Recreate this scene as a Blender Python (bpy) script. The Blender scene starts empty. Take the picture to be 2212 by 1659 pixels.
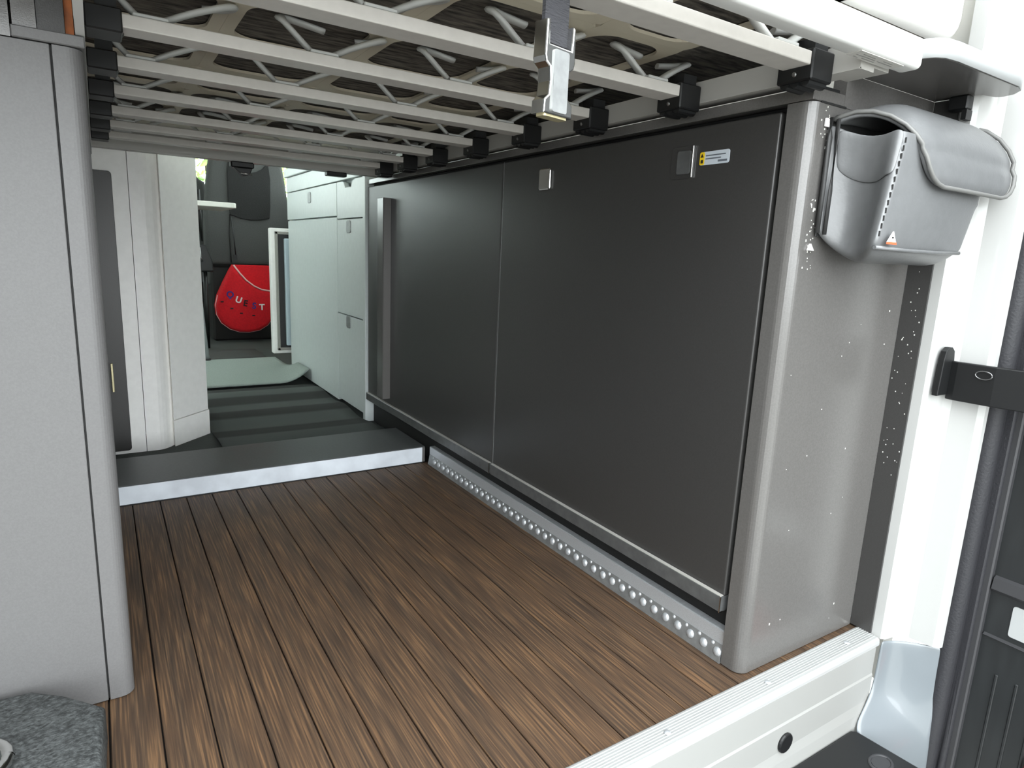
import bpy, bmesh, math, random
from mathutils import Vector, Matrix
random.seed(7)
SC = bpy.context.scene
COL = SC.collection

# ------------------------------------------------------------------ camera
yaw, pit, rol = math.radians(32.83), math.radians(-11.38), math.radians(2.55)
fw = Vector((math.sin(yaw)*math.cos(pit), math.cos(yaw)*math.cos(pit), math.sin(pit)))
rg = Vector((math.cos(yaw), -math.sin(yaw), 0)); up = rg.cross(fw)
r2 = math.cos(rol)*rg + math.sin(rol)*up; u2 = -math.sin(rol)*rg + math.cos(rol)*up
cam = bpy.data.cameras.new('camera'); cam.sensor_fit = 'HORIZONTAL'; cam.sensor_width = 36.0
cam.lens = 1383.4/2212*36.0; cam.clip_start = 0.01; cam.clip_end = 200
co = bpy.data.objects.new('camera', cam); COL.objects.link(co); SC.camera = co
co.matrix_world = Matrix(((r2.x, u2.x, -fw.x, 0), (r2.y, u2.y, -fw.y, 0), (r2.z, u2.z, -fw.z, 0.55), (0, 0, 0, 1)))

# ------------------------------------------------------------------ sky (bright even overcast) and exposure
w = bpy.data.worlds.new('overcast'); SC.world = w; w.use_nodes = True
bg = w.node_tree.nodes['Background']
bg.inputs['Color'].default_value = (0.93, 0.98, 1.0, 1); bg.inputs['Strength'].default_value = 1.6
vs = SC.view_settings
vs.view_transform = 'Standard'; vs.look = 'None'; vs.gamma = 1.0; vs.use_curve_mapping = False
vs.exposure = 2.35
SC.cycles.diffuse_bounces = 8

# ------------------------------------------------------------------ materials
def lin(c):
    return tuple((v/255/12.92 if v/255 <= .04045 else ((v/255+.055)/1.055)**2.4) for v in c)
MATS = {}
def M(name, rgb, rough=.5, metal=0., var=0., vscale=20., bump=0., bscale=200., stretch=(1, 1, 1), rgb2=None, spec=.5, coat=0.):
    if name in MATS: return MATS[name]
    m = bpy.data.materials.new(name); m.use_nodes = True; nt = m.node_tree
    p = nt.nodes['Principled BSDF']; c = lin(rgb)
    p.inputs['Base Color'].default_value = (*c, 1); p.inputs['Roughness'].default_value = rough
    p.inputs['Metallic'].default_value = metal; p.inputs['Specular IOR Level'].default_value = spec
    p.inputs['Coat Weight'].default_value = coat
    tc = nt.nodes.new('ShaderNodeTexCoord'); mp = nt.nodes.new('ShaderNodeMapping')
    mp.inputs['Scale'].default_value = stretch
    nt.links.new(tc.outputs['Object'], mp.inputs['Vector'])
    if var or rgb2:
        n = nt.nodes.new('ShaderNodeTexNoise'); n.inputs['Scale'].default_value = vscale; n.inputs['Detail'].default_value = 4
        nt.links.new(mp.outputs[0], n.inputs['Vector'])
        mx = nt.nodes.new('ShaderNodeMix'); mx.data_type = 'RGBA'
        a = lin(rgb2) if rgb2 else tuple(v*(1-var) for v in c)
        b = c if rgb2 else tuple(min(1, v*(1+var)) for v in c)
        mx.inputs[6].default_value = (*a, 1); mx.inputs[7].default_value = (*b, 1)
        cr = nt.nodes.new('ShaderNodeMapRange'); cr.inputs[1].default_value = .35; cr.inputs[2].default_value = .65
        nt.links.new(n.outputs['Fac'], cr.inputs[0]); nt.links.new(cr.outputs[0], mx.inputs[0])
        nt.links.new(mx.outputs[2], p.inputs['Base Color'])
    if bump:
        n2 = nt.nodes.new('ShaderNodeTexNoise'); n2.inputs['Scale'].default_value = bscale; n2.inputs['Detail'].default_value = 2
        nt.links.new(mp.outputs[0], n2.inputs['Vector'])
        bp = nt.nodes.new('ShaderNodeBump'); bp.inputs['Strength'].default_value = bump; bp.inputs['Distance'].default_value = .002
        nt.links.new(n2.outputs['Fac'], bp.inputs['Height']); nt.links.new(bp.outputs[0], p.inputs['Normal'])
    MATS[name] = m; return m

M('laminate', (92, 90, 88), .20, var=.06, vscale=500, bump=.04, bscale=900, spec=.7)
M('laminate_dark', (56, 55, 54), .36, var=.06, vscale=500, bump=.08, bscale=900)
M('laminate_left', (98, 97, 97), .45, var=.05, vscale=500, bump=.06, bscale=900)
M('recess', (16, 16, 16), .7)
M('white_unit', (246, 245, 242), .4, var=.02, vscale=60)
M('white_front', (208, 215, 214), .35, var=.02, vscale=60)
M('white_body', (176, 176, 174), .25, coat=.3)
M('body_silver', (112, 118, 122), .22, coat=.5)
M('pale_strip', (168, 170, 170), .4)
M('riser', (208, 214, 221), .45, rgb2=(186, 191, 198), vscale=14)
M('sill_paint', (148, 148, 145), .25, coat=.3)
M('white_edge', (222, 221, 214), .4)
M('alu', (196, 199, 202), .45, metal=.55, var=.08, vscale=60, stretch=(1, 12, 12))
M('alu_dull', (150, 152, 152), .45, metal=.6, var=.12, vscale=80)
M('alu_tread', (186, 187, 186), .45, metal=.35)
M('chrome', (215, 215, 212), .16, metal=1.)
M('chrome_dark', (92, 93, 93), .35, metal=.25, var=.15, vscale=60)
M('plastic_black', (15, 16, 17), .45)
M('rubber', (34, 34, 38), .6, bump=.3, bscale=300)
M('rubber_light', (50, 50, 52), .5)
M('door_plastic', (34, 36, 37), .42, var=.12, vscale=14, stretch=(6, 6, 1))
M('slat', (194, 190, 184), .42, var=.03, vscale=80)
M('frame_grey', (174, 172, 167), .45)
M('beam_white', (222, 222, 219), .35)
M('spring_grey', (186, 187, 184), .4)
M('spring_beige', (205, 196, 176), .5)
M('mattress_under', (116, 109, 100), .9, rgb2=(46, 43, 40), vscale=26, stretch=(1, 5, 1), bump=.6, bscale=220)
M('mattress_cover', (236, 235, 231), .85, bump=.2, bscale=120)
M('webbing', (50, 50, 54), .8, bump=.9, bscale=700, stretch=(.2, .2, 1))
M('carpet', (64, 68, 66), .95, var=.15, vscale=300, bump=.6, bscale=500)
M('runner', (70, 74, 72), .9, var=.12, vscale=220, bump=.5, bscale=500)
M('mat_pale', (146, 156, 150), .9, var=.06, vscale=200, bump=.3, bscale=400)
M('mat_charcoal', (66, 67, 66), .9, bump=.3, bscale=400)
M('step_top', (74, 76, 77), .4, var=.08, vscale=200)
M('seat_fabric', (66, 67, 66), .9, var=.1, vscale=200, bump=.3, bscale=600)
M('seat_dark', (26, 26, 26), .8)
M('net', (10, 10, 10), .85, rgb2=(24, 24, 23), vscale=260, bump=.8, bscale=260)
M('red_felt', (205, 16, 30), .9, var=.08, vscale=120, bump=.3, bscale=300)
M('red_trim', (226, 170, 170), .9)
M('ink_white', (232, 228, 228), .8); M('ink_blue', (52, 40, 120), .8); M('ink_dark', (48, 12, 24), .8)
M('leather', (102, 103, 104), .36, var=.04, vscale=90, bump=.10, bscale=260, spec=.8)
M('leather_dark', (50, 50, 50), .55, bump=.12, bscale=260)
M('piping', (108, 108, 106), .5)
M('sticker_pale', (198, 206, 214), .5); M('sticker_yellow', (235, 200, 30), .5); M('print', (96, 102, 110), .6); M('print_black', (30, 28, 20), .6)
M('sticker_frame', (205, 203, 198), .5); M('print_pale', (150, 149, 146), .6)
M('orange_red', (226, 96, 60), .5)
M('wood_edge', (150, 82, 34), .6, var=.25, vscale=60)
M('brass', (206, 196, 158), .35, metal=.6)
M('liner', (188, 204, 212), .3); M('gasket', (150, 148, 142), .5)
M('steel', (150, 150, 150), .3, metal=1.)
M('foam', (84, 87, 87), .75, rgb2=(44, 46, 46), vscale=230, bump=.8, bscale=300)
M('red_lens', (150, 16, 24), .2)
M('asphalt', (140, 139, 135), .95, var=.1, vscale=8)
M('leaf', (180, 212, 128), .6, var=.4, vscale=3); M('bark', (80, 66, 50), .9)
M('ceiling_white', (214, 212, 206), .7); M('wall_white', (206, 205, 200), .7)
M('subfloor', (24, 20, 18), .8)

def wood():
    m = bpy.data.materials.new('plank_wood'); m.use_nodes = True; nt = m.node_tree; p = nt.nodes['Principled BSDF']
    tc = nt.nodes.new('ShaderNodeTexCoord'); oi = nt.nodes.new('ShaderNodeObjectInfo')
    add = nt.nodes.new('ShaderNodeVectorMath'); add.operation = 'ADD'
    sc = nt.nodes.new('ShaderNodeVectorMath'); sc.operation = 'SCALE'; sc.inputs[3].default_value = 37.
    cmb = nt.nodes.new('ShaderNodeCombineXYZ')
    nt.links.new(oi.outputs['Random'], cmb.inputs[0]); nt.links.new(oi.outputs['Random'], cmb.inputs[1])
    nt.links.new(cmb.outputs[0], sc.inputs[0])
    nt.links.new(tc.outputs['Object'], add.inputs[0]); nt.links.new(sc.outputs[0], add.inputs[1])
    mp = nt.nodes.new('ShaderNodeMapping'); mp.inputs['Scale'].default_value = (420, 9, 10); nt.links.new(add.outputs[0], mp.inputs[0])
    mp2 = nt.nodes.new('ShaderNodeMapping'); mp2.inputs['Scale'].default_value = (55, 2.6, 3); nt.links.new(add.outputs[0], mp2.inputs[0])
    n1 = nt.nodes.new('ShaderNodeTexNoise'); n1.inputs['Scale'].default_value = 1.; n1.inputs['Detail'].default_value = 3; nt.links.new(mp.outputs[0], n1.inputs[0])
    n2 = nt.nodes.new('ShaderNodeTexNoise'); n2.inputs['Scale'].default_value = 1.; n2.inputs['Detail'].default_value = 3; nt.links.new(mp2.outputs[0], n2.inputs[0])
    r1 = nt.nodes.new('ShaderNodeValToRGB'); e = r1.color_ramp.elements
    e[0].position = .3; e[0].color = (*lin((62, 51, 43)), 1); e[1].position = .72; e[1].color = (*lin((122, 96, 71)), 1)
    r1.color_ramp.elements.new(.5).color = (*lin((82, 66, 53)), 1)
    nt.links.new(n1.outputs['Fac'], r1.inputs[0])
    r2_ = nt.nodes.new('ShaderNodeValToRGB'); e = r2_.color_ramp.elements
    e[0].position = .30; e[0].color = (.78, .80, .83, 1); e[1].position = .74; e[1].color = (1.16, 1.06, .95, 1)
    nt.links.new(n2.outputs['Fac'], r2_.inputs[0])
    mul = nt.nodes.new('ShaderNodeMix'); mul.data_type = 'RGBA'; mul.blend_type = 'MULTIPLY'; mul.inputs[0].default_value = 1.
    nt.links.new(r1.outputs[0], mul.inputs[6]); nt.links.new(r2_.outputs[0], mul.inputs[7])
    nt.links.new(mul.outputs[2], p.inputs['Base Color'])
    p.inputs['Roughness'].default_value = .55; p.inputs['Specular IOR Level'].default_value = .3
    bp = nt.nodes.new('ShaderNodeBump'); bp.inputs['Strength'].default_value = .25; bp.inputs['Distance'].default_value = .001
    nt.links.new(n1.outputs['Fac'], bp.inputs['Height']); nt.links.new(bp.outputs[0], p.inputs['Normal'])
    MATS['wood'] = m
wood()
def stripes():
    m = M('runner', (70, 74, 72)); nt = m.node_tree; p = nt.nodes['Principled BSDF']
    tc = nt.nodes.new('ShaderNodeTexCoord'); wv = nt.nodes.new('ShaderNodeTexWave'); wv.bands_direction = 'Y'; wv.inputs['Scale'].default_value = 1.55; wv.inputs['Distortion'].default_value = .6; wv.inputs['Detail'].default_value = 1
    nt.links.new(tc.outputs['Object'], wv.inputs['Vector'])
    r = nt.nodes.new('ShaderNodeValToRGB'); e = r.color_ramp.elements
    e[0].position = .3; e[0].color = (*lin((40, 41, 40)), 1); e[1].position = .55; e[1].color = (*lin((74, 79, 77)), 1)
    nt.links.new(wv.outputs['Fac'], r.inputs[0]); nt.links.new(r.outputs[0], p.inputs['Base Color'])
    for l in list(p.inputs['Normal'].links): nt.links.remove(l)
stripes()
def glass():
    m = bpy.data.materials.new('window_glass'); m.use_nodes = True; nt = m.node_tree
    for n in list(nt.nodes): nt.nodes.remove(n)
    o = nt.nodes.new('ShaderNodeOutputMaterial'); t = nt.nodes.new('ShaderNodeBsdfTransparent'); g = nt.nodes.new('ShaderNodeBsdfGlossy')
    t.inputs[0].default_value = (.86, .9, .88, 1); g.inputs['Roughness'].default_value = .02
    mx = nt.nodes.new('ShaderNodeMixShader'); mx.inputs[0].default_value = .06
    nt.links.new(t.outputs[0], mx.inputs[1]); nt.links.new(g.outputs[0], mx.inputs[2]); nt.links.new(mx.outputs[0], o.inputs[0])
    MATS['glass'] = m
glass()

# ------------------------------------------------------------------ builders (verts in world metres; objects sit at their thing's base)
BASE = {}
class B:
    def __init__(s): s.bm = bmesh.new(); s.mi = 0
    def _merge(s, t):
        t.normal_update()
        vm = {v: s.bm.verts.new(v.co) for v in t.verts}
        for f in t.faces:
            try:
                nf = s.bm.faces.new([vm[v] for v in f.verts]); nf.material_index = s.mi; nf.smooth = f.smooth
            except ValueError: pass
        t.free(); return s
    def box(s, x0, x1, y0, y1, z0, z1, bev=0., seg=2, rot=None, piv=None):
        t = bmesh.new(); bmesh.ops.create_cube(t, size=1)
        for v in t.verts: v.co = Vector(((x0+x1)/2+v.co.x*(x1-x0), (y0+y1)/2+v.co.y*(y1-y0), (z0+z1)/2+v.co.z*(z1-z0)))
        if bev: bmesh.ops.bevel(t, geom=list(t.edges), offset=bev, segments=seg, affect='EDGES', profile=.5)
        if rot is not None:
            pv = Vector(piv) if piv else Vector(((x0+x1)/2, (y0+y1)/2, (z0+z1)/2))
            for v in t.verts: v.co = pv + rot @ (v.co-pv)
        return s._merge(t)
    def prism(s, poly, axis, a, b, bev=0., seg=2, fn=None):
        # poly: 2D outline; axis 'x': (y,z) 'y': (x,z) 'z': (x,y)
        def P(p, c): return {'x': (c, p[0], p[1]), 'y': (p[0], c, p[1]), 'z': (p[0], p[1], c)}[axis]
        t = bmesh.new(); A = [t.verts.new(P(p, a)) for p in poly]; C = [t.verts.new(P(p, b)) for p in poly]
        n = len(poly)
        fa = t.faces.new(A); fb = t.faces.new(C[::-1])
        for i in range(n): t.faces.new((A[i], C[i], C[(i+1) % n], A[(i+1) % n]))
        bmesh.ops.recalc_face_normals(t, faces=list(t.faces))
        if bev: bmesh.ops.bevel(t, geom=list(fa.edges)+list(fb.edges), offset=bev, segments=seg, affect='EDGES', profile=.5)
        if fn:
            for v in t.verts: v.co = Vector(fn(v.co))
        return s._merge(t)
    def tube(s, pts, r, n=8, flat=1., cap=True):
        t = bmesh.new(); pts = [Vector(p) for p in pts]; rings = []
        for i, p in enumerate(pts):
            d = (pts[min(i+1, len(pts)-1)]-pts[max(i-1, 0)]).normalized()
            a = d.cross(Vector((0, 0, 1)));  a = a if a.length > .05 else d.cross(Vector((0, 1, 0)))
            a.normalize(); c = a.cross(d).normalized()
            rr = r[i] if isinstance(r, (list, tuple)) else r
            rings.append([t.verts.new(p+a*rr*math.cos(2*math.pi*k/n)+c*rr*flat*math.sin(2*math.pi*k/n)) for k in range(n)])
        for i in range(len(rings)-1):
            for k in range(n):
                f = t.faces.new((rings[i][k], rings[i][(k+1) % n], rings[i+1][(k+1) % n], rings[i+1][k])); f.smooth = True
        if cap: t.faces.new(rings[0][::-1]); t.faces.new(rings[-1])
        bmesh.ops.recalc_face_normals(t, faces=list(t.faces))
        return s._merge(t)
    def grid(s, rows, smooth=True, closed=False):
        t = bmesh.new(); R = [[t.verts.new(p) for p in row] for row in rows]
        for i in range(len(R)-1):
            m = len(R[i]); 
            for j in range(m if closed else m-1):
                f = t.faces.new((R[i][j], R[i][(j+1) % m], R[i+1][(j+1) % m], R[i+1][j])); f.smooth = smooth
        return s._merge(t)
    def dome(s, c, r, axis, flat=.5, n=10, m=3):
        # half ellipsoid bulging along axis vector
        a = Vector(axis).normalized(); e1 = a.orthogonal().normalized(); e2 = a.cross(e1); c = Vector(c)
        rows = []
        for i in range(m+1):
            th = math.pi/2*i/m
            rows.append([c+(e1*math.cos(2*math.pi*k/n)+e2*math.sin(2*math.pi*k/n))*r*max(.02, math.cos(th))+a*r*flat*math.sin(th) for k in range(n)])
        return s.grid(rows, closed=True)
    def build(s, name, mat, parent=None, label=None, smooth=None, mods=(), base=None):
        b = Vector(BASE[parent.name]) if parent else Vector(base or (0, 0, 0))
        bmesh.ops.remove_doubles(s.bm, verts=s.bm.verts, dist=1e-6)
        if smooth is not None:
            for f in s.bm.faces: f.smooth = smooth
        for v in s.bm.verts: v.co -= b
        me = bpy.data.meshes.new(name); s.bm.to_mesh(me); s.bm.free()
        for m_ in (mat if isinstance(mat, (list, tuple)) else [mat]): me.materials.append(MATS[m_])
        o = bpy.data.objects.new(name, me); COL.objects.link(o)
        if parent: o.parent = parent
        else: o.location = b
        BASE[o.name] = tuple(b)
        if label: o['label'] = label
        for kind, kw in mods:
            md = o.modifiers.new(kind.lower(), kind)
            for k_, v_ in kw.items(): setattr(md, k_, v_)
        return o
def thing(name, label, cat, base, group=None):
    o = bpy.data.objects.new(name, None); COL.objects.link(o); o.empty_display_size = .05
    o.location = base; BASE[o.name] = tuple(base); o['label'] = label; o['category'] = cat
    if group: o['group'] = group
    return o
def tag(o, label, cat, group=None):
    o['label'] = label; o['category'] = cat
    if group: o['group'] = group
    return o
def struct(o, label=None, cat=None):
    o['kind'] = 'structure'
    if label: o['label'] = label
    if cat: o['category'] = cat
    return o
def clone(o, parent, off):
    c = o.copy(); COL.objects.link(c); c.parent = parent; c.location = Vector(o.location)+Vector(off)
    BASE[c.name] = BASE[o.name]; return c
def arc(cx, cy, r, a0, a1, n=6):
    return [(cx+r*math.cos(math.radians(a0+(a1-a0)*i/n)), cy+r*math.sin(math.radians(a0+(a1-a0)*i/n))) for i in range(n+1)]
def rrect(x0, x1, y0, y1, r, n=5):
    return arc(x1-r, y1-r, r, 0, 90, n)+arc(x0+r, y1-r, r, 90, 180, n)+arc(x0+r, y0+r, r, 180, 270, n)+arc(x1-r, y0+r, r, 270, 360, n)
R_ = lambda ax, deg: Matrix.Rotation(math.radians(deg), 3, ax)

# ================================================================== THE SETTING
struct(B().box(-30, 30, -30, 40, -.75, -.70).build('ground', 'asphalt'), 'pale concrete ground outside the van', 'ground')

# floor of the load bay: subfloor with single planks
FL = struct(B().box(-.86, 1.0, .468, 1.69, -.03, -.006).build('floor', 'subfloor'), 'dark brown plank floor of the load bay', 'floor')
PITCH = .0509; x0 = .0242
pl = None
for k in range(-16, 19):
    xa = x0+PITCH*k
    if pl is None:
        pl = B().box(.0009, PITCH-.0009, .469, 1.487, -.006, 0., bev=.0009, seg=1).build('plank', 'wood', FL)
        src = pl; src.location = (xa, 0, 0)
    else:
        c = src.copy(); COL.objects.link(c); c.parent = FL; c.location = (xa, 0, 0)
struct(B().box(-.86, 1.0, 1.69, 5.3, -.05, 0.).build('floor', 'carpet'), 'dark grey carpeted floor of the living area', 'floor')

def wall(name, xa, xb, holes, y0, y1, z0, z1, mat, label):
    b = B(); ys = sorted({y0, y1, *[h[0] for h in holes], *[h[1] for h in holes]})
    for a, c in zip(ys, ys[1:]):
        hs = [h for h in holes if h[0] <= a and h[1] >= c]; z = z0
        for h in sorted(hs, key=lambda h: h[2]):
            if h[2] > z: b.box(xa, xb, a, c, z, h[2])
            z = h[3]
        if z < z1: b.box(xa, xb, a, c, z, z1)
    return struct(b.build(name, mat), label, 'wall')
wall('wall_left', -.90, -.87, [(2.5, 3.6, .86, 1.36), (4.25, 5.05, .75, 1.3)], .43, 5.3, -.1, 1.75, 'wall_white', 'white inner side wall behind the washroom')
wall('wall_right', 1.02, 1.05, [(2.1, 2.8, .98, 1.35), (3.1, 3.95, .86, 1.45), (4.25, 5.05, .75, 1.3)], .45, 5.3, -.1, 1.75, 'wall_white', 'white inner side wall behind the kitchen')
b = B(); b.box(-.87, 1.02, 5.27, 5.3, -.1, .75); b.box(-.87, 1.02, 5.27, 5.3, 1.45, 1.75); b.box(-.87, -.80, 5.27, 5.3, .75, 1.45); b.box(.95, 1.02, 5.27, 5.3, .75, 1.45)
struct(b.build('wall_front', 'seat_dark'), 'dark dashboard wall under the windscreen', 'wall')
b = B(); b.box(-.90, 1.05, .43, 2.50, 1.75, 1.78); b.box(-.90, 1.05, 3.0, 5.3, 1.75, 1.78); b.box(-.90, 0., 2.50, 3.0, 1.75, 1.78); b.box(.45, 1.05, 2.50, 3.0, 1.75, 1.78)
struct(b.build('ceiling', 'ceiling_white'), 'pale ceiling of the van', 'ceiling')
for i, (xa, xb, ya, yb, za, zb, lb) in enumerate([
        (-.889, -.883, 2.5, 3.6, .86, 1.36, 'side window over the table'), (-.889, -.883, 4.25, 5.05, .75, 1.3, 'cab side window by the far seat'),
        (1.033, 1.039, 2.1, 2.8, .98, 1.35, 'window above the kitchen worktop'), (1.033, 1.039, 3.1, 3.95, .86, 1.45, 'sliding door window past the kitchen'),
        (1.033, 1.039, 4.25, 5.05, .75, 1.3, 'cab side window by the near seat'), (-.80, .95, 5.28, 5.286, .75, 1.45, 'windscreen of the cab'), (0., .45, 2.50, 3.0, 1.758, 1.764, 'clear unseen roof hatch added to light the kitchen aisle')]):  # last pane: unseen roof hatch, added to brighten the kitchen
    struct(B().box(xa, xb, ya, yb, za, zb).build('window_%d' % (i+1), 'glass'), lb, 'window')

# rear body pillar (white painted steel), its lower flare, dark side trim and the rubber seal
pil = [(.966, .444), (.966, .431), (.971, .426), (.995, .423), (1.004, .420), (1.010, .411), (1.016, .380), (1.022, .373), (1.036, .371), (1.10, .371), (1.10, .449), (.966, .449)]
b = B().prism(pil, 'z', 0.001, 1.75); 
P1 = struct(b.build('trim_1', 'white_body'), 'white painted rear door pillar beside the hanging pouch', 'pillar')
b = B(); rows = []
A = [(.9665, .4305, -.001), (.9655, .4305, -.03), (.963, .430, -.06), (.958, .429, -.08), (.945, .427, -.098), (.927, .425, -.113), (.915, .423, -.125), (.915, .415, -.145)]
Bq = [(1.036, .3715, -.001), (1.036, .371, -.03), (1.035, .371, -.06), (1.034, .370, -.09), (1.032, .369, -.12), (1.030, .367, -.15), (1.028, .364, -.19), (1.022, .36, -.25)]
mid = [(1.001, .4235), (1.002, .421), (1.003, .417), (1.002, .411), (.998, .403), (.99, .394), (.982, .384), (.970, .37)]
for a, m_, q in zip(A, mid, Bq):
    row = []
    for i in range(13):
        t = i/12
        c = Vector((m_[0], m_[1], (a[2]+q[2])/2)); p = Vector(a)*(1-t)**2+c*2*t*(1-t)*1.0+Vector(q)*t**2
        row.append(p)
    rows.append(row)
struct(b.grid(rows).build('trim_2', 'body_silver', mods=[('SOLIDIFY', dict(thickness=.004, offset=-1)), ('SUBSURF', dict(levels=1, render_levels=2))]), 'flared glossy bodywork at the foot of the rear pillar', 'bodywork')
struct(B().box(.9625, .966, .4445, .4768, .004, .7753).build('trim_3', 'laminate_dark'), 'dark grey return strip between cabinet and white pillar', 'trim')
sl = []
for z in [i*.05-.3 for i in range(40)]:
    sl.append((1.044+.02*max(0, -z)*-.4, .371, z))
b = B().tube(sl, .015, 10, flat=1.)
b.tube([(p[0]+.012, p[1]-.018, p[2]) for p in sl], .006, 8); b.box(1.05, 1.10, .3497, .3705, -.32, 1.7)
struct(b.build('trim_4', 'rubber'), 'black rubber seal along the rear door opening', 'seal')

struct(B().box(-.96, -.92, -.45, .36, -.32, 1.7, bev=.004, seg=1).build('door_1', 'door_plastic'), 'unseen opposite rear van door standing open, added to block side light', 'door')  # out of view; added to cut sky light coming from the left
b = B(); b.prism([(-.87, .449), (-.87, .43), (-.93, .37), (-.97, .37), (-.97, .449)], 'z', -.3, 1.75)
struct(b.build('trim_5', 'white_body'), 'unseen opposite white rear door pillar, added to block side light', 'pillar')  # out of view; added with the door to block light from the left

# ================================================================== LOADING SILL AND BUMPER
S = thing('loading_sill', 'bright ribbed aluminium loading sill across the rear edge of the floor', 'sill', (.3, .45, 0))
b = B().prism([(.4675, -.002), (.4675, .0015), (.4655, .003), (.4335, .003), (.4305, .001), (.4295, -.004), (.4295, -.008), (.433, -.008), (.433, -.002)], 'x', -.80, .9635)
b.build('tread', 'alu_tread', S)
for i in range(8):
    y = .4375+i*.0036
    if i == 0: rb = B().box(-.80, .963, y-.0007, y+.0007, .003, .0042, bev=.0004, seg=1).build('rib', 'alu_tread', S); r0 = y
    else: clone(rb, S, (0, y-r0, 0))
for i, x in enumerate((.905, .718, .53, .345)):
    if i == 0: sc_ = B().dome((x, .4485, .0042), .0045, (0, 0, 1), .35).build('screw', 'alu', S)
    else: clone(sc_, S, (x-.905, 0, 0))
b = B().prism([(.431, -.008), (.4293, -.008), (.4293, -.052), (.4278, -.055), (.4278, -.095), (.425, -.110), (.423, -.127), (.423, -.16), (.44, -.16), (.44, -.008)], 'x', -.80, .955)
b.build('face', 'sill_paint', S, 'pale painted sill face with a scuffed lower edge')
b = B(); b.prism(arc(.742, -.083, .0145, 0, 360, 20)[:-1], 'y', .4285, .4235, bev=.002)
pg = b.build('plug', 'plastic_black', S, 'oval black rubber plug')
S = thing('bumper_step', 'black plastic bumper step below the sill', 'bumper', (.4, .2, -.2))
b = B().prism([(-.8, .4225), (.906, .4225), (.913, .418), (.921, .33), (.93, .05), (.925, -.02), (-.8, -.02)], 'z', -.17, -.128, bev=.003)
b.build('tread', 'plastic_black', S)
b = B().tube([(.880+.018*math.cos(a*math.pi/9), .364+.013*math.sin(a*math.pi/9), -.128) for a in range(19)], .0025, 6, cap=False)
b.prism([(.880+.015*math.cos(a*math.pi/9), .364+.011*math.sin(a*math.pi/9)) for a in range(18)], 'z', -.128, -.1268)
b.build('recess_ring', 'rubber_light', S)

# ================================================================== RIGHT STORAGE CABINET
XR = .697
C = thing('storage_cabinet', 'long charcoal storage cabinet with two flush doors along the plank floor', 'cabinet', (.83, 1.2, 0))
B().box(.716, .955, .512, 1.925, .004, .738).build('carcass', 'recess', C)
poly = [(.697, .5095), (.697, .493)]+arc(.713, .493, .016, 180, 270, 8)+[(.9624, .477), (.9624, .494), (.7155, .494), (.7155, .5095)]
b = B().prism(poly, 'z', .002, .7375)
for f in b.bm.faces:
    f.smooth = False
b.build('rear_panel', 'laminate', C, 'grey panel with a rounded vertical corner and dried splashes')
b = B().box(.6965, .7575, .4765, 1.925, .7385, .752, bev=.0008, seg=1)
b.build('top_board', 'laminate', C)
b = B().box(.7580, .9626, .4770, .494, .7380, .7754)
b.build('upper_panel', 'laminate', C)
b = B().box(.718, .7565, .484, 1.925, .7525, .7580)
b.build('spacer', 'plastic_black', C)
B().box(.7125, .762, .4762, .4775, .7368, .7392).build('slot', 'recess', C)
def cabdoor(y0, y1):
    d = B().box(.697, .7135, y0, y1, .101, .7305, bev=.0025, seg=3).build('door', 'laminate_dark', C)
    b = B().prism([(.697, .1015), (.6915, .1015), (.6905, .100), (.6905, .080), (.6925, .0775), (.7135, .0775), (.7135, .1005), (.697, .1005)], 'y', y0+.001, y1-.001)
    b.build('bottom_trim', 'chrome_dark', d, 'dark glossy metal edge profile')
    B().box(.6908, .6968, y0+.001, y1-.001, .1012, .1024).build('trim_lip', 'frame_grey', d)
    b = B(); b.box(.6900, .6912, y0, y0+.0012, .079, .1015); b.box(.6900, .697, y0, y0+.0012, .0775, .079)
    b.build('trim_end', 'chrome', d); return d
d1 = cabdoor(.5165, 1.1445); d2 = cabdoor(1.1485, 1.925)
# bright edging seen in the joint between the two doors
B().box(.6972, .7135, 1.1447, 1.1458, .101, .7305).build('edge_strip', 'alu_dull', C)
# recessed latch on the near door
b = B(); fr = rrect(.645, .688, .664, .708, .005); inn = rrect(.650, .676, .670, .702, .004)
b.prism(fr, 'x', .6958, .6975, bev=.0008)
ob = b.build('latch_plate', 'laminate_dark', d1)
b = B().prism(inn, 'x', .6940, .6960, bev=.0012); b.build('latch_button', 'chrome_dark', d1)
b = B().prism([(.6462, .6655), (.6482, .6655), (.6482, .7065), (.6462, .7065)], 'x', .6935, .697, bev=.0005); b.build('latch_rim', 'chrome', d1)
b = B().prism(rrect(.979, 1.0135, .668, .706, .004), 'x', .692, .6972, bev=.002); b.build('latch_cover', 'chrome', d2, 'square silver push latch')
# warning sticker with yellow end
b = B(); pts = rrect(.5865, .6355, .6795, .6965, .003)
b.prism(pts, 'x', .6962, .6969); b.mi = 1; b.prism(rrect(.6275, .6355, .6797, .6963, .002), 'x', .6959, .6963)
b.mi = 2
b.prism([(.6345, .6895), (.629, .6895), (.6318, .6945)], 'x', .69575, .6960); b.box(.69575, .6960, .6295, .6335, .682, .6865)
b.mi = 3
b.box(.6959, .6963, .5925, .6255, .6905, .692); b.box(.6959, .6963, .600, .6255, .6865, .688); b.box(.6959, .6963, .5895, .6045, .682, .6845)
b.build('warning_sticker', ['sticker_pale', 'sticker_yellow', 'print_black', 'print'], d1, 'pale warning sticker with a yellow end')
# vertical grip bar on the far door
b = B().prism([(.674, 1.742), (.674, 1.784), (.678, 1.788), (.6968, 1.788), (.6968, 1.740), (.676, 1.740)], 'z', .119, .690, bev=.001)
b.build('grip_bar', 'laminate', d2, 'upright grey grip bar')
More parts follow.
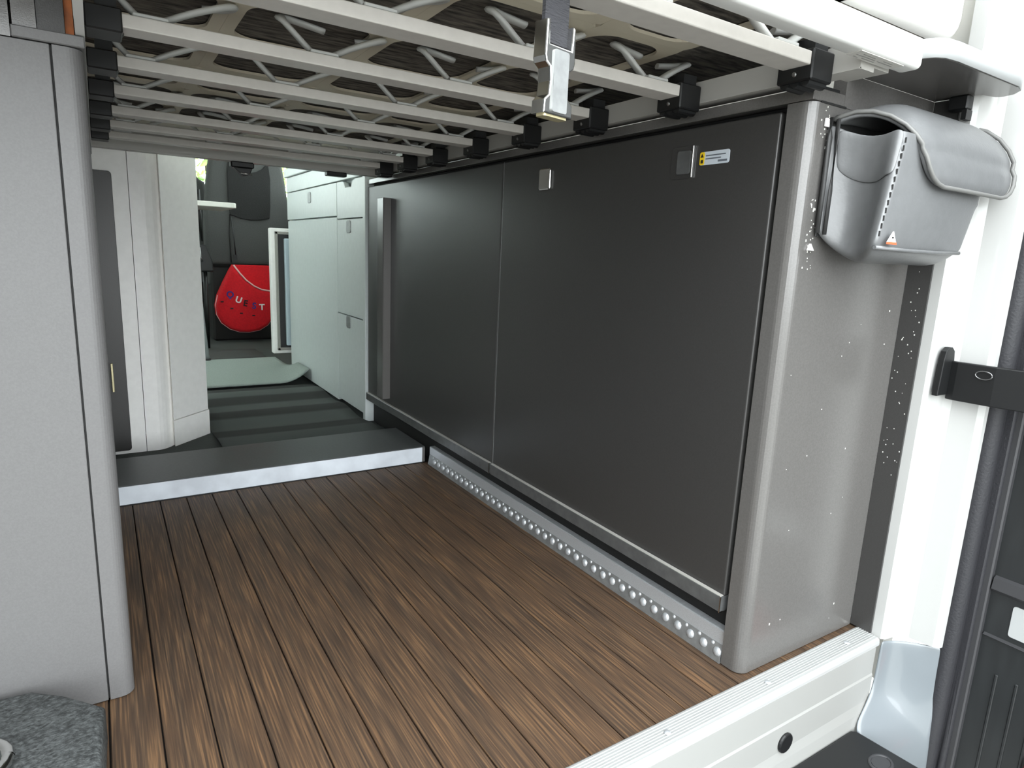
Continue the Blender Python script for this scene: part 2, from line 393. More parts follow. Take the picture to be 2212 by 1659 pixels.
# dried white splashes round the pouch
b = B(); rnd = random.Random(3)
for i in range(102):
    if i < 70 and i % 2: continue
    if i < 70: x, z = rnd.gauss(.726, .006), rnd.uniform(.545, .63)
    elif i < 85: x, z = rnd.gauss(.728, .006), rnd.uniform(.69, .735)
    else: x, z = rnd.uniform(.72, .95), rnd.uniform(.03, .55)
    if x < .716: continue
    r = rnd.uniform(.0003, .0009); b.box(x-r, x+r, .4766, .4771, z-r*rnd.uniform(.8, 2.5), z+r)
for i in range(40):
    y, z = rnd.uniform(.447, .474), rnd.uniform(.25, .56); r = rnd.uniform(.0003, .0007); b.box(.9622, .9626, y-r, y+r, z-r, z+r*1.6)
b.build('splash_marks', 'white_edge', C, 'dried white splash marks')['kind'] = 'stuff'
# skirting with anti-slip studs
K = thing('skirting_rail', 'studded aluminium skirting rail along the foot of the cabinet', 'skirting', (.7, 1.0, 0))
b = B().prism([(.6955, .0005), (.7005, .0265), (.7025, .0265), (.7025, .0005)], 'y', .511, 1.470); b.build('studded_strip', 'alu_dull', K)
b = B().prism([(.7015, .0265), (.7015, .0465), (.7035, .0475), (.7154, .0475), (.7154, .0265)], 'y', .511, 1.472); b.build('plain_strip', 'alu', K)
ax = Vector((-1, 0, .19))
n = 0
for i in range(38):
    y = .518+i*.0248
    if i == 0:
        s1 = B().dome((.6982, y, .0150), .0068, ax, .55, 10, 3).build('stud', 'alu', K)
        s2 = B().dome((.6998, y+.010, .0232), .0030, ax, .6, 8, 2).build('small_stud', 'alu', K)
    else:
        clone(s1, K, (0, i*.0248, 0)); clone(s2, K, (0, i*.0248, 0))

# ================================================================== THRESHOLD STEP
T = thing('threshold_step', 'low dark step with a white front board between load bay and living area', 'step', (.35, 1.59, 0))
B().box(.0015, .6955, 1.489, 1.690, .0415, .0440, bev=.0008, seg=1).build('top_plate', 'step_top', T)
B().box(.0015, .688, 1.4895, 1.500, .002, .0412).build('front_board', 'riser', T, 'scuffed white riser board')
B().box(.6883, .6955, 1.4893, 1.500, .002, .0412).build('end_piece', 'laminate', T)
B().box(.0015, .69, 1.4875, 1.4895, -.004, .002).build('seal_strip', 'plastic_black', T)
B().box(.0015, .695, 1.684, 1.690, .0005, .0412).build('rear_board', 'plastic_black', T)

# ================================================================== LEFT CABINET
L = thing('side_cabinet', 'tall light grey cabinet panel with a rounded edge at the left', 'cabinet', (-.4, 1.2, 0))
B().box(-.86, -.0265, .825, .843, .002, .7335, bev=.0006, seg=1).build('panel', 'laminate_left', L)
b = B().prism([(-.0245, .8405), (-.0245, .825), (-.013, .825)]+arc(-.013, .839, .014, 270, 360, 8)+[(.001, .8405)], 'z', .002, .7335)
b.build('corner_post', 'laminate_left', L)
B().box(-.016, .001, .841, 1.855, .002, .7335).build('inner_side', 'laminate_left', L)
B().box(-.0262, -.0248, .8275, .8405, .003, .733).build('seam', 'recess', L)
b = B().box(-.056, .0035, .8235, 1.83, .7345, .7455, bev=.001, seg=1); b.build('ledge', 'laminate_left', L)
U = thing('upper_locker', 'dark grey locker side with a raw wood edge above the left ledge', 'locker', (-.1, .9, .746))
B().box(-.0545, -.0355, .829, .85, .7465, .8225).build('panel', 'laminate', U)
B().box(-.86, -.0565, .826, .85, .7345, .8225).build('rear_panel', 'laminate', U)
B().box(-.035, -.0125, .832, .86, .7465, .8225).build('side_panel', 'laminate_dark', U)
B().box(-.0122, -.005, .838, .9, .7465, .8225).build('wood_edge', 'wood_edge', U, 'orange brown raw wood edge')
# speckled block and the wire loop lying on it
b = B().prism([(-.40, .812), (-.13, .815), (-.095, .812), (-.064, .787), (-.028, .747), (-.030, .70), (-.036, .60), (-.40, .60)], 'z', .0005, .05, bev=.007, seg=3)
for f in b.bm.faces: f.smooth = True
o = b.build('foam_block', 'foam', base=(-.2, .7, 0)); tag(o, 'charcoal speckled foam block on the floor in front of the left cabinet', 'block')
lp = [(-.142+.035*math.cos(a*math.pi/12), .698+.035*math.sin(a*math.pi/12), .056) for a in range(25)]
b = B().tube(lp, .0058, 8, cap=False)
o = b.build('wire_loop', 'chrome', base=(-.142, .698, .05)); tag(o, 'twisted silver wire loop at the lower left corner', 'wire')

# ================================================================== BED
BD = thing('bed_frame', 'grey slatted metal bed frame overhead with black slat clips', 'bed frame', (.35, 1.1, .76))
SY = [.455, .641, .826, 1.010, 1.197, 1.382, 1.550, 1.708]
b = B().box(-.85, .765, .397, .422, .765, .797, bev=.006, seg=4)
for f in b.bm.faces: f.smooth = True
beam = b.build('rear_beam', 'beam_white', BD, 'bright white rear beam')
b = B().box(.655, .735, .4015, .4185, .7643, .7649); b.mi = 1
for j, (xa, xb, yy) in enumerate([(.665, .672, .4155), (.678, .70, .4145), (.662, .695, .4105), (.70, .728, .4105), (.668, .69, .4065), (.705, .722, .4065)]):
    b.box(xa, xb, yy-.0007, yy+.0007, .7640, .7644)
b.build('frame_label', ['sticker_frame', 'print_pale'], beam, 'pale printed label')
b = B(); b.box(.6905, .7165, .4225, 1.86, .7585, .763); b.box(.6905, .694, .4225, 1.86, .763, .786); b.box(.694, .745, .4225, .470, .763, .768)
b.box(.6893, .6925, .4225, 1.86, .7582, .7600)
b.build('side_rail', 'frame_grey', BD)
B().box(-.004, .004, .40, 1.86, .7465, .80).build('side_rail', 'beam_white', BD)
b = B().prism([(1.838, .757), (1.862, .757), (1.862, .8285), (1.838, .8285)], 'x', -.0, .70, bev=.002); b.prism([(1.832, .754), (1.866, .754), (1.866, .757), (1.832, .757)], 'x', 0., .70)
b.build('front_beam', 'frame_grey', BD)
for i, y in enumerate(SY):
    if i == 0:
        s0 = B().box(.034, .655, y, y+.034, .762, .7755, bev=.0012, seg=2).build('slat', 'slat', BD)
    else: clone(s0, BD, (0, y-SY[0], 0))
def clip(y, side):
    xa, xb = (.652, .6895) if side > 0 else (.0045, .0375)
    b = B(); b.box(xa, xb, y-.003, y+.040, .7475 if side > 0 else .7555, .779, bev=.0015, seg=1)
    for k in range(3 if side > 0 else 0):
        b.prism(arc(y+.007+k*.0125, .7478, .0055, 180, 360, 5), 'x', xa+.004, xb-.002)
    b.box(xa+.010, xb-.004, y+.004, y+.03, .779, .792)
    c = b.build('slat_clip', 'plastic_black', BD)
    xs = xa-.0005 if side > 0 else xb+.0005
    B().dome((xs, y+.018, .755 if side > 0 else .759), .0028, (-side, 0, -.3), .4, 8, 2).build('screw', 'steel', c)
    return c
cr, cl = clip(SY[0], 1), clip(SY[0], -1)
for y in SY[1:]:
    for c0 in (cr, cl):
        c = clone(c0, BD, (0, y-SY[0], 0))
        for g in c0.children: clone(g, c, (0, 0, 0))
# spring elements standing on the slats
XK = [.064, .247, .432, .617]
def spring(x, y):
    b = B(); y += .017
    def sm(p, n=4):
        o = []
        for i in range(len(p)-1):
            p0, p1, p2, p3 = [Vector(p[max(0, min(len(p)-1, i+j))]) for j in (-1, 0, 1, 2)]
            for k in range(n):
                t = k/n
                o.append(.5*((2*p1)+(-p0+p2)*t+(2*p0-5*p1+4*p2-p3)*t*t+(-p0+3*p1-3*p2+p3)*t**3))
        return o+[Vector(p[-1])]
    for s in (1,):
        b.tube(sm([(x+.010*s, y, .7775), (x+.040*s, y+.008*s, .795), (x+.075*s, y+.018*s, .812), (x+.088*s, y+.028*s, .818), (x+.084*s, y+.045*s, .819), (x+.06*s, y+.055*s, .817)]), .0068, 8, .55)
        b.tube(sm([(x-.010*s, y, .7775), (x-.024*s, y+.007*s, .793), (x-.040*s, y+.015*s, .811), (x-.040*s, y+.030*s, .820), (x-.016*s, y+.042*s, .822), (x+.016*s, y+.042*s, .818)]), .0068, 8, .55)
    b.box(x-.017, x+.017, y-.014, y+.014, .7757, .7800, bev=.001, seg=1)
    return b.build('spring_element', 'spring_grey', BD)
sp = spring(XK[0], SY[0])
for i, y in enumerate(SY):
    for j, x in enumerate(XK):
        if i or j: clone(sp, BD, (x-XK[0], y-SY[0], 0))
# beige support tiles with rounded openings
def tile(xa, xb, ya, yb):
    cx, cy = (xa+xb)/2, (ya+yb)/2; n = 32; inn, out = [], []
    hx, hy = (xb-xa)/2, (yb-ya)/2; ix, iy = hx-.016, hy-.014; rr = .035
    path = rrect(-ix, ix, -iy, iy, rr, 7)
    for px, py in path:
        s = max(abs(px)/hx, abs(py)/hy); inn.append((cx+px, cy+py)); out.append((cx+px/s, cy+py/s))
    b = B(); m = len(path); z0_, z1_ = .8235, .8275
    rows = [[(p[0], p[1], z1_) for p in out], [(p[0], p[1], z0_) for p in out], [(p[0], p[1], z0_) for p in inn], [(p[0], p[1], z1_) for p in inn], [(p[0], p[1], z1_) for p in out]]
    b.grid(rows, smooth=False, closed=True)
    return b.build('support_tile', 'spring_beige', BD)
XM = [-.028, .1555, .3395, .5245, .672]
for i in range(len(SY)):
    ya = SY[i]+.017; yb = (SY[i+1]+.017) if i+1 < len(SY) else 1.83
    for j in range(4): tile(XM[j]+.0001, XM[j+1]-.0001, ya+.0001, yb-.0001)
for j in range(4): tile(XM[j]+.0001, XM[j+1]-.0001, .425, SY[0]+.0168)
# black latch under the front beam
b = B().box(.300, .356, 1.822, 1.850, .738, .7535, bev=.003, seg=1); b.prism([(.305, .739), (.352, .739), (.345, .722), (.33, .718)], 'y', 1.824, 1.846, bev=.002)
lt = b.build('catch', 'plastic_black', BD, 'black catch under the front beam')
B().tube([(.322, 1.821, .726), (.35, 1.821, .722)], .002, 6).build('catch_pin', 'chrome', lt)
b = B().box(.545, .60, 1.824, 1.85, .742, .7535, bev=.002, seg=1); b.build('catch', 'plastic_black', BD)
# mattress
b = B().box(-.85, .93, .435, 1.83, .8295, .95, bev=.028, seg=5)
b.bm.normal_update()
for f in b.bm.faces:
    f.smooth = True
    f.material_index = 1 if f.calc_center_median().z < .8325 and abs(f.normal.z) > .7 else 0
o = b.build('mattress', ['mattress_cover', 'mattress_under'], base=(.04, 1.13, .83)); tag(o, 'white mattress with a dark streaked underside lying on the bed frame', 'mattress')
# hanging strap with buckle
W = thing('buckle_strap', 'black webbing strap with a silver side-release buckle hanging from the bed', 'strap', (.312, .443, .66))
rz = R_('Z', 12)
b = B().box(.2985, .3255, .4425, .4445, .712, .8228, rot=rz, piv=(.312, .4435, .7))
b.box(.2985, .3255, .4445, .446, .712, .80, rot=rz, piv=(.312, .4435, .7))
b.build('webbing', 'webbing', W)
def bk(p): 
    q = rz @ Vector((p[0], p[1], 0)); return (.312+q.x, .4435+q.y, p[2])
out = [(-.0165, .7255), (-.0135, .7265), (-.0125, .709), (.0125, .709), (.0135, .7265), (.0165, .7255), (.0172, .700), (.0160, .696), (.0115, .693), (.0105, .683), (.0115, .673), (.0162, .669), (.0168, .659), (-.0168, .659), (-.0162, .669), (-.0115, .673), (-.0105, .683), (-.0115, .693), (-.0160, .696), (-.0172, .700)]
b = B(); b.prism(out, 'y', -.007, .007, bev=.0012, fn=lambda c: bk((c.x, c.y, c.z))); body = b.build('buckle', 'chrome', W, 'polished silver buckle')
b = B(); b.prism(rrect(-.0085, .0085, .661, .706, .002), 'y', -.0085, -.0065, fn=lambda c: bk((c.x, c.y, c.z))); b.build('face_plate', 'alu_dull', body)
b = B(); b.prism(rrect(-.0135, .0135, -.005, .005, .002), 'z', .6575, .6592, fn=lambda c: bk((c.x, c.y, c.z))); b.build('mouth', 'brass', body)

# ================================================================== CORNER SHELF
H = thing('corner_shelf', 'grey corner shelf with a rounded pale edge above the hanging pouch', 'shelf', (.87, .43, .775))
poly = [(.7595, .4772), (.7595, .41)]+[(.762, .397), (.768, .388), (.778, .3825), (.80, .380)]+[(.953, .379), (.974, .384), (.988, .396), (.992, .408), (.988, .416), (.966, .422), (.9615, .43), (.9615, .4772)]
b = B().prism(poly, 'z', .7755, .7955, bev=.0008, seg=1); bo = b.build('board', 'laminate', H)
ej = [(.7595, .41), (.762, .397), (.768, .388), (.778, .3825), (.80, .380), (.953, .379), (.974, .384), (.988, .396), (.992, .408), (.988, .416)]
rows = [[(x_, y_-.0012 if x_ < .97 else y_, z_) for x_, y_ in ej] for z_ in (.7758, .7952)]
B().grid(rows).build('pale_strip', 'pale_strip', bo, 'paler strip along the shelf edge', mods=[('SOLIDIFY', dict(thickness=.001, offset=0))])  # shelf edge coloured paler than the board
b = B().box(.945, .9605, .428, .452, .757, .7752, bev=.002, seg=1); b.box(.9455, .9605, .428, .434, .745, .757); b.build('bracket', 'plastic_black', H)

# ================================================================== HANGING POUCH
G = thing('hanging_pouch', 'grey leatherette pouch with a curved flap hanging on the grey rear panel', 'pouch', (.83, .43, .56))
secs = [  # y, (bl), (br), (tr), (tl)   in x,z
    (.4745, (.731, .590), (.925, .588), (.955, .716), (.731, .717)),
    (.466, (.738, .578), (.925, .577), (.958, .714), (.735, .712)),
    (.444, (.756, .560), (.923, .560), (.962, .708), (.750, .700)),
    (.418, (.737, .559), (.919, .561), (.966, .704), (.752, .698)),
    (.401, (.716, .570), (.914, .572), (.965, .700), (.742, .702)),
    (.394, (.716, .576), (.912, .577), (.962, .698), (.748, .700))]
def lerp(a, b_, t): return a+(b_-a)*t
def pouch_row(y, bl, br, tr, tl):
    row = []
    for i in range(9):
        t = i/8; belly = .010*math.sin(math.pi*t) if y > .41 else 0
        row.append((lerp(tl[0], bl[0], t)+(belly if .41 < y < .47 else 0)*.6, y, lerp(tl[1], bl[1], t)))
    for i in range(1, 9): row.append((lerp(bl[0], br[0], i/8), y, lerp(bl[1], br[1], i/8)))
    for i in range(1, 7): row.append((lerp(br[0], tr[0], i/6), y, lerp(br[1], tr[1], i/6)))
    return row
rws = [pouch_row(*q) for q in secs]
body = B(); body.grid(rws)
y, bl, br, tr, tl = secs[-1]
fr = []
for i in range(9):
    l = (lerp(tl[0], bl[0], i/8), lerp(tl[1], bl[1], i/8)); r = (lerp(tr[0], br[0], i/8), lerp(tr[1], br[1], i/8))
    fr.append([(lerp(l[0], r[0], j/8), y-.006*math.sin(math.pi*j/8)*math.sin(math.pi*(i/8)), lerp(l[1], r[1], j/8)) for j in range(9)])
body.grid(fr)
bmesh.ops.remove_doubles(body.bm, verts=body.bm.verts, dist=1e-5)
bmesh.ops.recalc_face_normals(body.bm, faces=list(body.bm.faces))
cl_ = body.bm.edges.layers.float.new('crease_edge')
for e_ in body.bm.edges:
    ys = [v.co.y for v in e_.verts]
    if max(ys) < .3945 and min(ys) > .3935 and len(e_.link_faces) == 2 and max(f.normal.y for f in e_.link_faces) > -.6: e_[cl_] = .75
body.build('body', 'leather', G, smooth=True, mods=[('SOLIDIFY', dict(thickness=.003, offset=0)), ('SUBSURF', dict(levels=1, render_levels=2))])
# raised upper band round the open side
b = B(); rb = []
for q in secs[1:]:
    r_ = pouch_row(*q); rb.append([(p_[0]-.0026, p_[1], p_[2]+.001) for p_ in r_[:4]])
b.grid(rb); b.build('side_band', 'leather', G, smooth=True, mods=[('SOLIDIFY', dict(thickness=.002, offset=0)), ('SUBSURF', dict(levels=1, render_levels=2))])
# welt along the bottom front edge
B().tube([(.716, .393, .5755), (.78, .3915, .5745), (.85, .3915, .5748), (.910, .393, .5765)], .0022, 8).build('welt', 'leather', G)
b = B().prism([(.7315, .588), (.926, .588), (.957, .718), (.95, .728), (.745, .728), (.730, .718)], 'y', .4765, .4742, bev=.0008, seg=1); b.build('back_panel', 'leather_dark', G)
b = B().tube([(.7300, .4725, .722), (.7275, .470, .70), (.7272, .470, .64), (.7285, .471, .592)], .0028, 8); b.tube([(.734, .466, .720), (.7315, .464, .70), (.7312, .463, .64), (.7325, .464, .590)], .0024, 8)
b.build('binding', 'leather_dark', G)
prof = [(.4735, .720, .734, .958), (.466, .729, .735, .963), (.452, .737, .740, .970), (.436, .739, .747, .977), (.420, .734, .755, .985), (.406, .723, .762, .992), (.396, .709, .767, .998), (.389, .694, .770, 1.001), (.3865, .685, .772, 1.001), (.3845, .676, .774, .999), (.3825, .664, .780, .995), (.3815, .655, .789, .987), (.381, .649, .801, .975), (.381, .6465, .815, .960)]
frs = []
NJ = 20
for i, (yy, zz, xl, xr) in enumerate(prof):
    row = []
    for j in range(NJ+1):
        u = j/NJ; x = lerp(xl, xr, u)
        dl = math.exp(-((x-xl)/.02)**2)*.014*math.sin(math.pi*min(1, i/8)) if i < 8 else 0
        puff = .004*min(1, 6*u, 6*(1-u))*(1 if 2 < i < 12 else .3)
        if i == 8: puff -= .003
        row.append((x, yy-puff, zz-dl+(puff*.6 if i < 5 else 0)))
    frs.append(row)
flap = B().grid(frs).build('flap', 'leather', G, 'curved padded flap', smooth=True, mods=[('SOLIDIFY', dict(thickness=.007, offset=1)), ('SUBSURF', dict(levels=1, render_levels=2))])
ed = [frs[i][0] for i in range(len(frs))]+frs[-1][1:-1]+[frs[i][-1] for i in range(len(frs)-1, -1, -1)]
B().tube([(p[0], p[1]-.002, p[2]) for p in ed], .0025, 8).build('flap_piping', 'piping', flap, 'rounded light piping')
# stitched seams
b = B()
for k in range(13):
    t = k/13; b.box(lerp(.7445, .7185, t)-.0006, lerp(.7445, .7185, t)+.0006, .3915, .3930, lerp(.690, .582, t)-.0028, lerp(.690, .582, t)+.0028)
b.build('stitching', 'leather_dark', G)
b = B(); b.prism([(.7275, .5815), (.7455, .5815), (.7380, .5935)], 'y', .3860, .3872); b.mi = 1; b.prism([(.7265, .5795), (.7465, .5795), (.7454, .5820), (.7276, .5820)], 'y', .3856, .3868); b.mi = 2; b.box(.7355, .7385, .3854, .3862, .5860, .5875)
b.build('emblem', ['ink_white', 'orange_red', 'plastic_black'], G, 'tiny white triangle badge with an orange base')
b = B().box(.722, .732, .4735, .4765, .712, .7215, bev=.001); b.build('fastener', 'ink_white', G); b = B().prism([(.720, .571), (.731, .571), (.724, .579)], 'y', .4735, .4765); b.build('fastener', 'ink_white', G)

# ================================================================== REAR DOOR AND CHECK STRAP
D = thing('rear_door', 'open rear van door with black plastic inner trim at the right edge', 'door', (1.08, 0, -.3))
B().box(1.066, 1.11, -.45, .349, -.32, 1.3, bev=.004, seg=1).build('inner_panel', 'door_plastic', D)
B().box(1.056, 1.068, .339, .353, -.32, 1.3, bev=.002, seg=1).build('edge_strip', 'rubber_light', D)
B().prism([(1.067, .127), (1.060, .124), (1.057, .108), (1.067, .100)], 'y', -.45, .337).build('ledge', 'rubber_light', D)
B().prism([(1.067, .037), (1.061, .034), (1.067, .030)], 'y', -.45, .337).build('ridge', 'rubber_light', D)
B().prism(rrect(.22, .309, .045, .092, .004), 'x', 1.0645, 1.0665).build('label_plate', 'pale_strip', D, 'small pale plate')
B().prism(rrect(.16, .258, -.20, -.118, .008), 'x', 1.058, 1.067, bev=.002).build('reflector', 'red_lens', D, 'red reflector')
for y in (.31, .285, .262):
    B().box(1.0640, 1.0665, y, y+.004, -.20, -.02, bev=.001, seg=1).build('rib', 'door_plastic', D)
Q = thing('door_check_strap', 'black metal door check strap bolted to the white pillar', 'strap', (1.0, .4, .41))
b = B().prism([(.969, .384), (1.001, .384), (1.001, .4335), (.998, .446), (.990, .4515), (.983, .4515), (.975, .446), (.972, .4335)], 'y', .4135, .4215, bev=.001); b.build('bracket', 'plastic_black', Q)
pts = [(.9995, .4145), (.9985, .405), (1.001, .36), (1.010, .30), (1.045, .20), (1.0545, .195), (1.020, .302), (1.0105, .362), (1.0075, .405), (1.0075, .4145)]
pts = [(.9945, .4145), (.993, .405), (.995, .36), (1.004, .30), (1.040, .20), (1.048, .203), (1.012, .302), (1.003, .362), (1.001, .405), (1.0015, .4145)]
b = B().prism(pts, 'z', .378, .432, bev=.0015); b.build('arm', 'plastic_black', Q)
b = B().tube([(.9915+.0008, .372+.010*math.cos(a*math.pi/12), .419+.0055*math.sin(a*math.pi/12)) for a in range(25)], .0008, 6, cap=False); b.build('oval_mark', 'steel', Q, 'small oval mark')

# ================================================================== WASHROOM UNIT
N = thing('washroom_unit', 'white curved washroom wall rising behind the step', 'washroom wall', (-.3, 2.1, 0))
WY = 1.875
B().box(-.86, .0728, WY, WY+.019, .0, 1.74).build('flat_panel', 'white_unit', N)
cv = [(.0742, WY+.019), (.0742, WY), (.098, WY)]+[(.098+.043*t, WY+.034*t*t) for t in (.2, .4, .6, .8, 1.)]+[(.141, WY+.06)]
b = B().prism(cv, 'z', 0., 1.74); b.build('curved_panel', 'white_unit', N)
B().prism([(.1415, WY+.022), (.1425, WY+.018), (.2385, WY+.115), (.2385, 2.42), (.22, 2.42), (.1415, WY+.05)], 'z', .0735, 1.74, bev=.001).build('corner_panel', 'white_unit', N)
B().prism([(.1408, WY+.020), (.1418, WY+.016), (.241, WY+.114), (.241, 2.42), (.22, 2.42), (.1415, WY+.05)], 'z', .0, .0715, bev=.001).build('corner_plinth', 'white_unit', N)
B().box(-.86, .22, 2.05, 2.42, .0, 1.74).build('core', 'white_unit', N)
dr = B().prism(rrect(-.45, .0395, .010, .7045, .008), 'y', WY-.009, WY-.0005, bev=.001).build('dark_door', 'laminate_dark', N, 'dark grey door panel')
B().box(.0065, .0120, WY-.016, WY-.009, .168, .241, bev=.001, seg=1).build('handle', 'brass', dr, 'slim pale metal handle')

# ================================================================== KITCHEN
KT = thing('kitchen_unit', 'white kitchen drawer unit beyond the charcoal cabinet', 'kitchen unit', (.85, 2.4, 0))
B().box(.72, 1.015, 1.966, 2.915, .03, .827).build('carcass', 'white_front', KT)
B().box(.74, 1.0, 1.97, 2.9, .0, .03).build('plinth', 'plastic_black', KT)
b = B().box(.690, 1.015, 1.931, 1.948, .003, .772, bev=.001, seg=1); b.box(.6945, 1.015, 1.949, 1.965, .003, .772, bev=.001, seg=1); b.build('end_panel', 'white_front', KT)
def front(name, y0, y1, z0_, z1_, notch=False):
    b = B()
    if notch:
        ym = 2.11
        poly = [(y0, z0_), (y1, z0_), (y1, z1_), (ym+.062, z1_), (ym+.045, z1_-.004), (ym+.03, z1_-.022), (ym-.03, z1_-.022), (ym-.045, z1_-.004), (ym-.062, z1_), (y0, z1_)]
    else: poly = [(y0, z0_), (y1, z0_), (y1, z1_), (y0, z1_)]
    b.prism(poly, 'x', .697, .715, bev=.001, seg=1)
    return b.build(name, 'white_front', KT)
def button(par, y, z, mt='alu_dull'):
    b = B().prism(rrect(y-.020, y+.020, z-.020, z+.020, .008), 'x', .6945, .697, bev=.001); b.build('latch', mt, par, 'oval metal push latch')
front('drawer', 1.968, 2.226, .645, .764, True)
f_ = front('drawer', 1.968, 2.226, .328, .641); button(f_, 2.104, .617)
f_ = front('drawer', 1.968, 2.226, .022, .324); button(f_, 2.11, .305)
f_ = front('drawer', 2.230, 2.915, .655, .764); button(f_, 2.565, .731)
front('door', 2.230, 2.905, .012, .650)
B().box(.697, .715, 1.968, 2.915, .768, .826, bev=.001, seg=1).build('fascia', 'white_front', KT)
o = B().box(.690, 1.018, 1.95, 2.93, .828, .862, bev=.003).build('worktop', 'white_front', base=(.85, 2.4, .83)); tag(o, 'pale worktop on the white kitchen unit', 'worktop')
F = thing('fridge_door', 'open white fridge door standing out beyond the kitchen unit', 'fridge door', (.8, 2.98, .07))
b = B().prism(rrect(.633, .98, .070, .620, .006), 'y', 2.965, 3.0, bev=.003); b.build('panel', 'white_unit', F)
b = B()
for q in ((.652, .664, .085, .606), (.652, .97, .594, .606), (.652, .97, .085, .097)): b.box(q[0], q[1], 2.955, 2.9648, q[2], q[3], bev=.002, seg=1)
b.build('gasket', 'gasket', F, 'grey door gasket')
B().box(.665, .965, 2.960, 2.9648, .098, .593).build('inner_face', 'plastic_black', F)
b = B().box(.688, .94, 2.935, 2.9598, .108, .577, bev=.004); ln = b.build('liner', 'liner', F, 'pale blue inner liner')
for z in (.55, .37, .20): B().box(.705, .93, 2.921, 2.9348, z, z+.018, bev=.002, seg=1).build('bottle_rail', 'white_front', ln)

# ================================================================== FAR END: SEATS, BAG, TABLE, MATS
def seat(name, label, xc, yb, top, wid, full=True):
    s = thing(name, label, 'seat', (xc, yb, 0), None)
    hw = wid/2
    prof_ = [(-hw*.98, .43), (-hw, .52), (-hw*.98, .72), (-hw*.88, .90), (-hw*.78, top-.06), (-hw*.6, top), (hw*.6, top), (hw*.78, top-.06), (hw*.88, .90), (hw*.98, .72), (hw, .52), (hw*.98, .43)]
    b = B().prism([(xc+p[0], p[1]) for p in prof_], 'y', yb, yb+.11, bev=.022, seg=4)
    for f in b.bm.faces: f.smooth = True
    b.build('backrest', 'seat_fabric', s)
    B().box(xc-hw*.95, xc+hw*.95, yb+.06, yb+.44, .30, .46, bev=.03, seg=3).build('cushion', 'seat_fabric', s)
    B().box(xc-hw*.9, xc+hw*.9, yb+.03, yb+.40, .001, .42, bev=.01, seg=1).build('base', 'seat_dark', s)
    B().box(xc-.13, xc+.13, yb+.01, yb+.09, top+.03, top+.2, bev=.03, seg=3).build('headrest', 'seat_fabric', s)
    B().tube([(xc-.05, yb+.05, top-.01), (xc-.05, yb+.05, top+.05)], .006, 6).build('headrest_post', 'steel', s)
    B().tube([(xc+.05, yb+.05, top-.01), (xc+.05, yb+.05, top+.05)], .006, 6).build('headrest_post', 'steel', s)
    return s
s = seat('cab_seat', 'dark grey cab seat with a net pocket on its back beyond the red bag', .725, 3.90, 1.10, .455)
xs = .725
b = B().prism([(.628, .99), (.66, .955), (.70, .935), (.735, .928), (.77, .938), (.80, .955), (.832, .99), (.842, .90), (.838, .75), (.832, .692), (.78, .680), (.73, .676), (.68, .682), (.625, .70), (.618, .80), (.620, .92)], 'y', 3.888, 3.8985, bev=.002, seg=1); b.build('net_pocket', 'net', s, 'black net pocket')
b = B().tube([(.625, 3.896, .70), (.618, 3.896, .60), (.622, 3.896, .44)], .003, 6); b.build('seam', 'seat_dark', s)
b = B().tube([(.628, 3.89, .69), (.640, 3.885, .56), (.645, 3.885, .48)], .0035, 6); b.box(.634, .652, 3.882, 3.889, .455, .485); b.build('net_cord', 'plastic_black', s)
seat('cab_seat', 'second cab seat half hidden behind the pale table', .318, 4.40, .975, .58)
# red felt bag with letters
RB = thing('red_bag', 'red felt storage bag lettered QUEST hanging below the net pocket', 'bag', (.67, 3.78, .06))
outl = [(.618, .430), (.60, .40), (.565, .33), (.535, .265), (.522, .21), (.526, .16), (.548, .115), (.59, .08), (.64, .062), (.69, .060), (.745, .070), (.79, .098), (.82, .14), (.835, .20), (.838, .30), (.835, .43)]
lowf = [(.618, .430), (.60, .40), (.565, .33), (.535, .265), (.522, .21), (.526, .16), (.548, .115), (.59, .08), (.64, .062), (.69, .060), (.745, .070), (.79, .098), (.82, .14), (.835, .20), (.838, .30), (.80, .292), (.76, .298), (.72, .318), (.68, .350), (.65, .385)]
B().prism(outl, 'y', 3.868, 3.876, bev=.002, seg=1).build('back', 'red_felt', RB)
b = B().prism(lowf, 'y', 3.800, 3.866, bev=.02, seg=3)
for f in b.bm.faces: f.smooth = True
b.build('pocket', 'red_felt', RB)
tr = [(.838, .30), (.80, .292), (.76, .298), (.72, .318), (.68, .350), (.65, .385), (.618, .430)]
b = B().tube([(p[0], 3.806, p[1]) for p in tr], .005, 6); lo = [lowf[i] for i in range(3, 14)]
b.tube([(p[0], 3.826, p[1]) for p in lo], .004, 6); b.build('trim_edge', 'red_trim', RB, 'pale stitched edging')
def letter(ch, x, z, size, rot, mat):
    cu = bpy.data.curves.new('letter', 'FONT'); cu.body = ch; cu.size = size; cu.extrude = .0012; cu.align_x = 'CENTER'; cu.align_y = 'CENTER'; cu.offset = .0012
    t = bpy.data.objects.new('tmp', cu); COL.objects.link(t); bpy.context.view_layer.update()
    me = bpy.data.meshes.new_from_object(t.evaluated_get(bpy.context.evaluated_depsgraph_get())); bpy.data.objects.remove(t)
    me.name = 'letter'; me.materials.clear(); me.materials.append(MATS[mat])
    o = bpy.data.objects.new('letter', me); COL.objects.link(o); o.parent = RB
    o.rotation_euler = (math.radians(90), math.radians(rot), 0); o.location = (x-.67, 3.7985-3.78, z-.06)
for ch, px_, pz_, rt, mt in (('Q', .593, .270, 28, 'ink_blue'), ('U', .636, .241, 20, 'ink_white'), ('E', .671, .222, 12, 'ink_dark'), ('S', .716, .208, 6, 'ink_blue'), ('T', .757, .200, 0, 'ink_white')):
    letter(ch, px_, pz_, .047, rt, mt)
b = B()
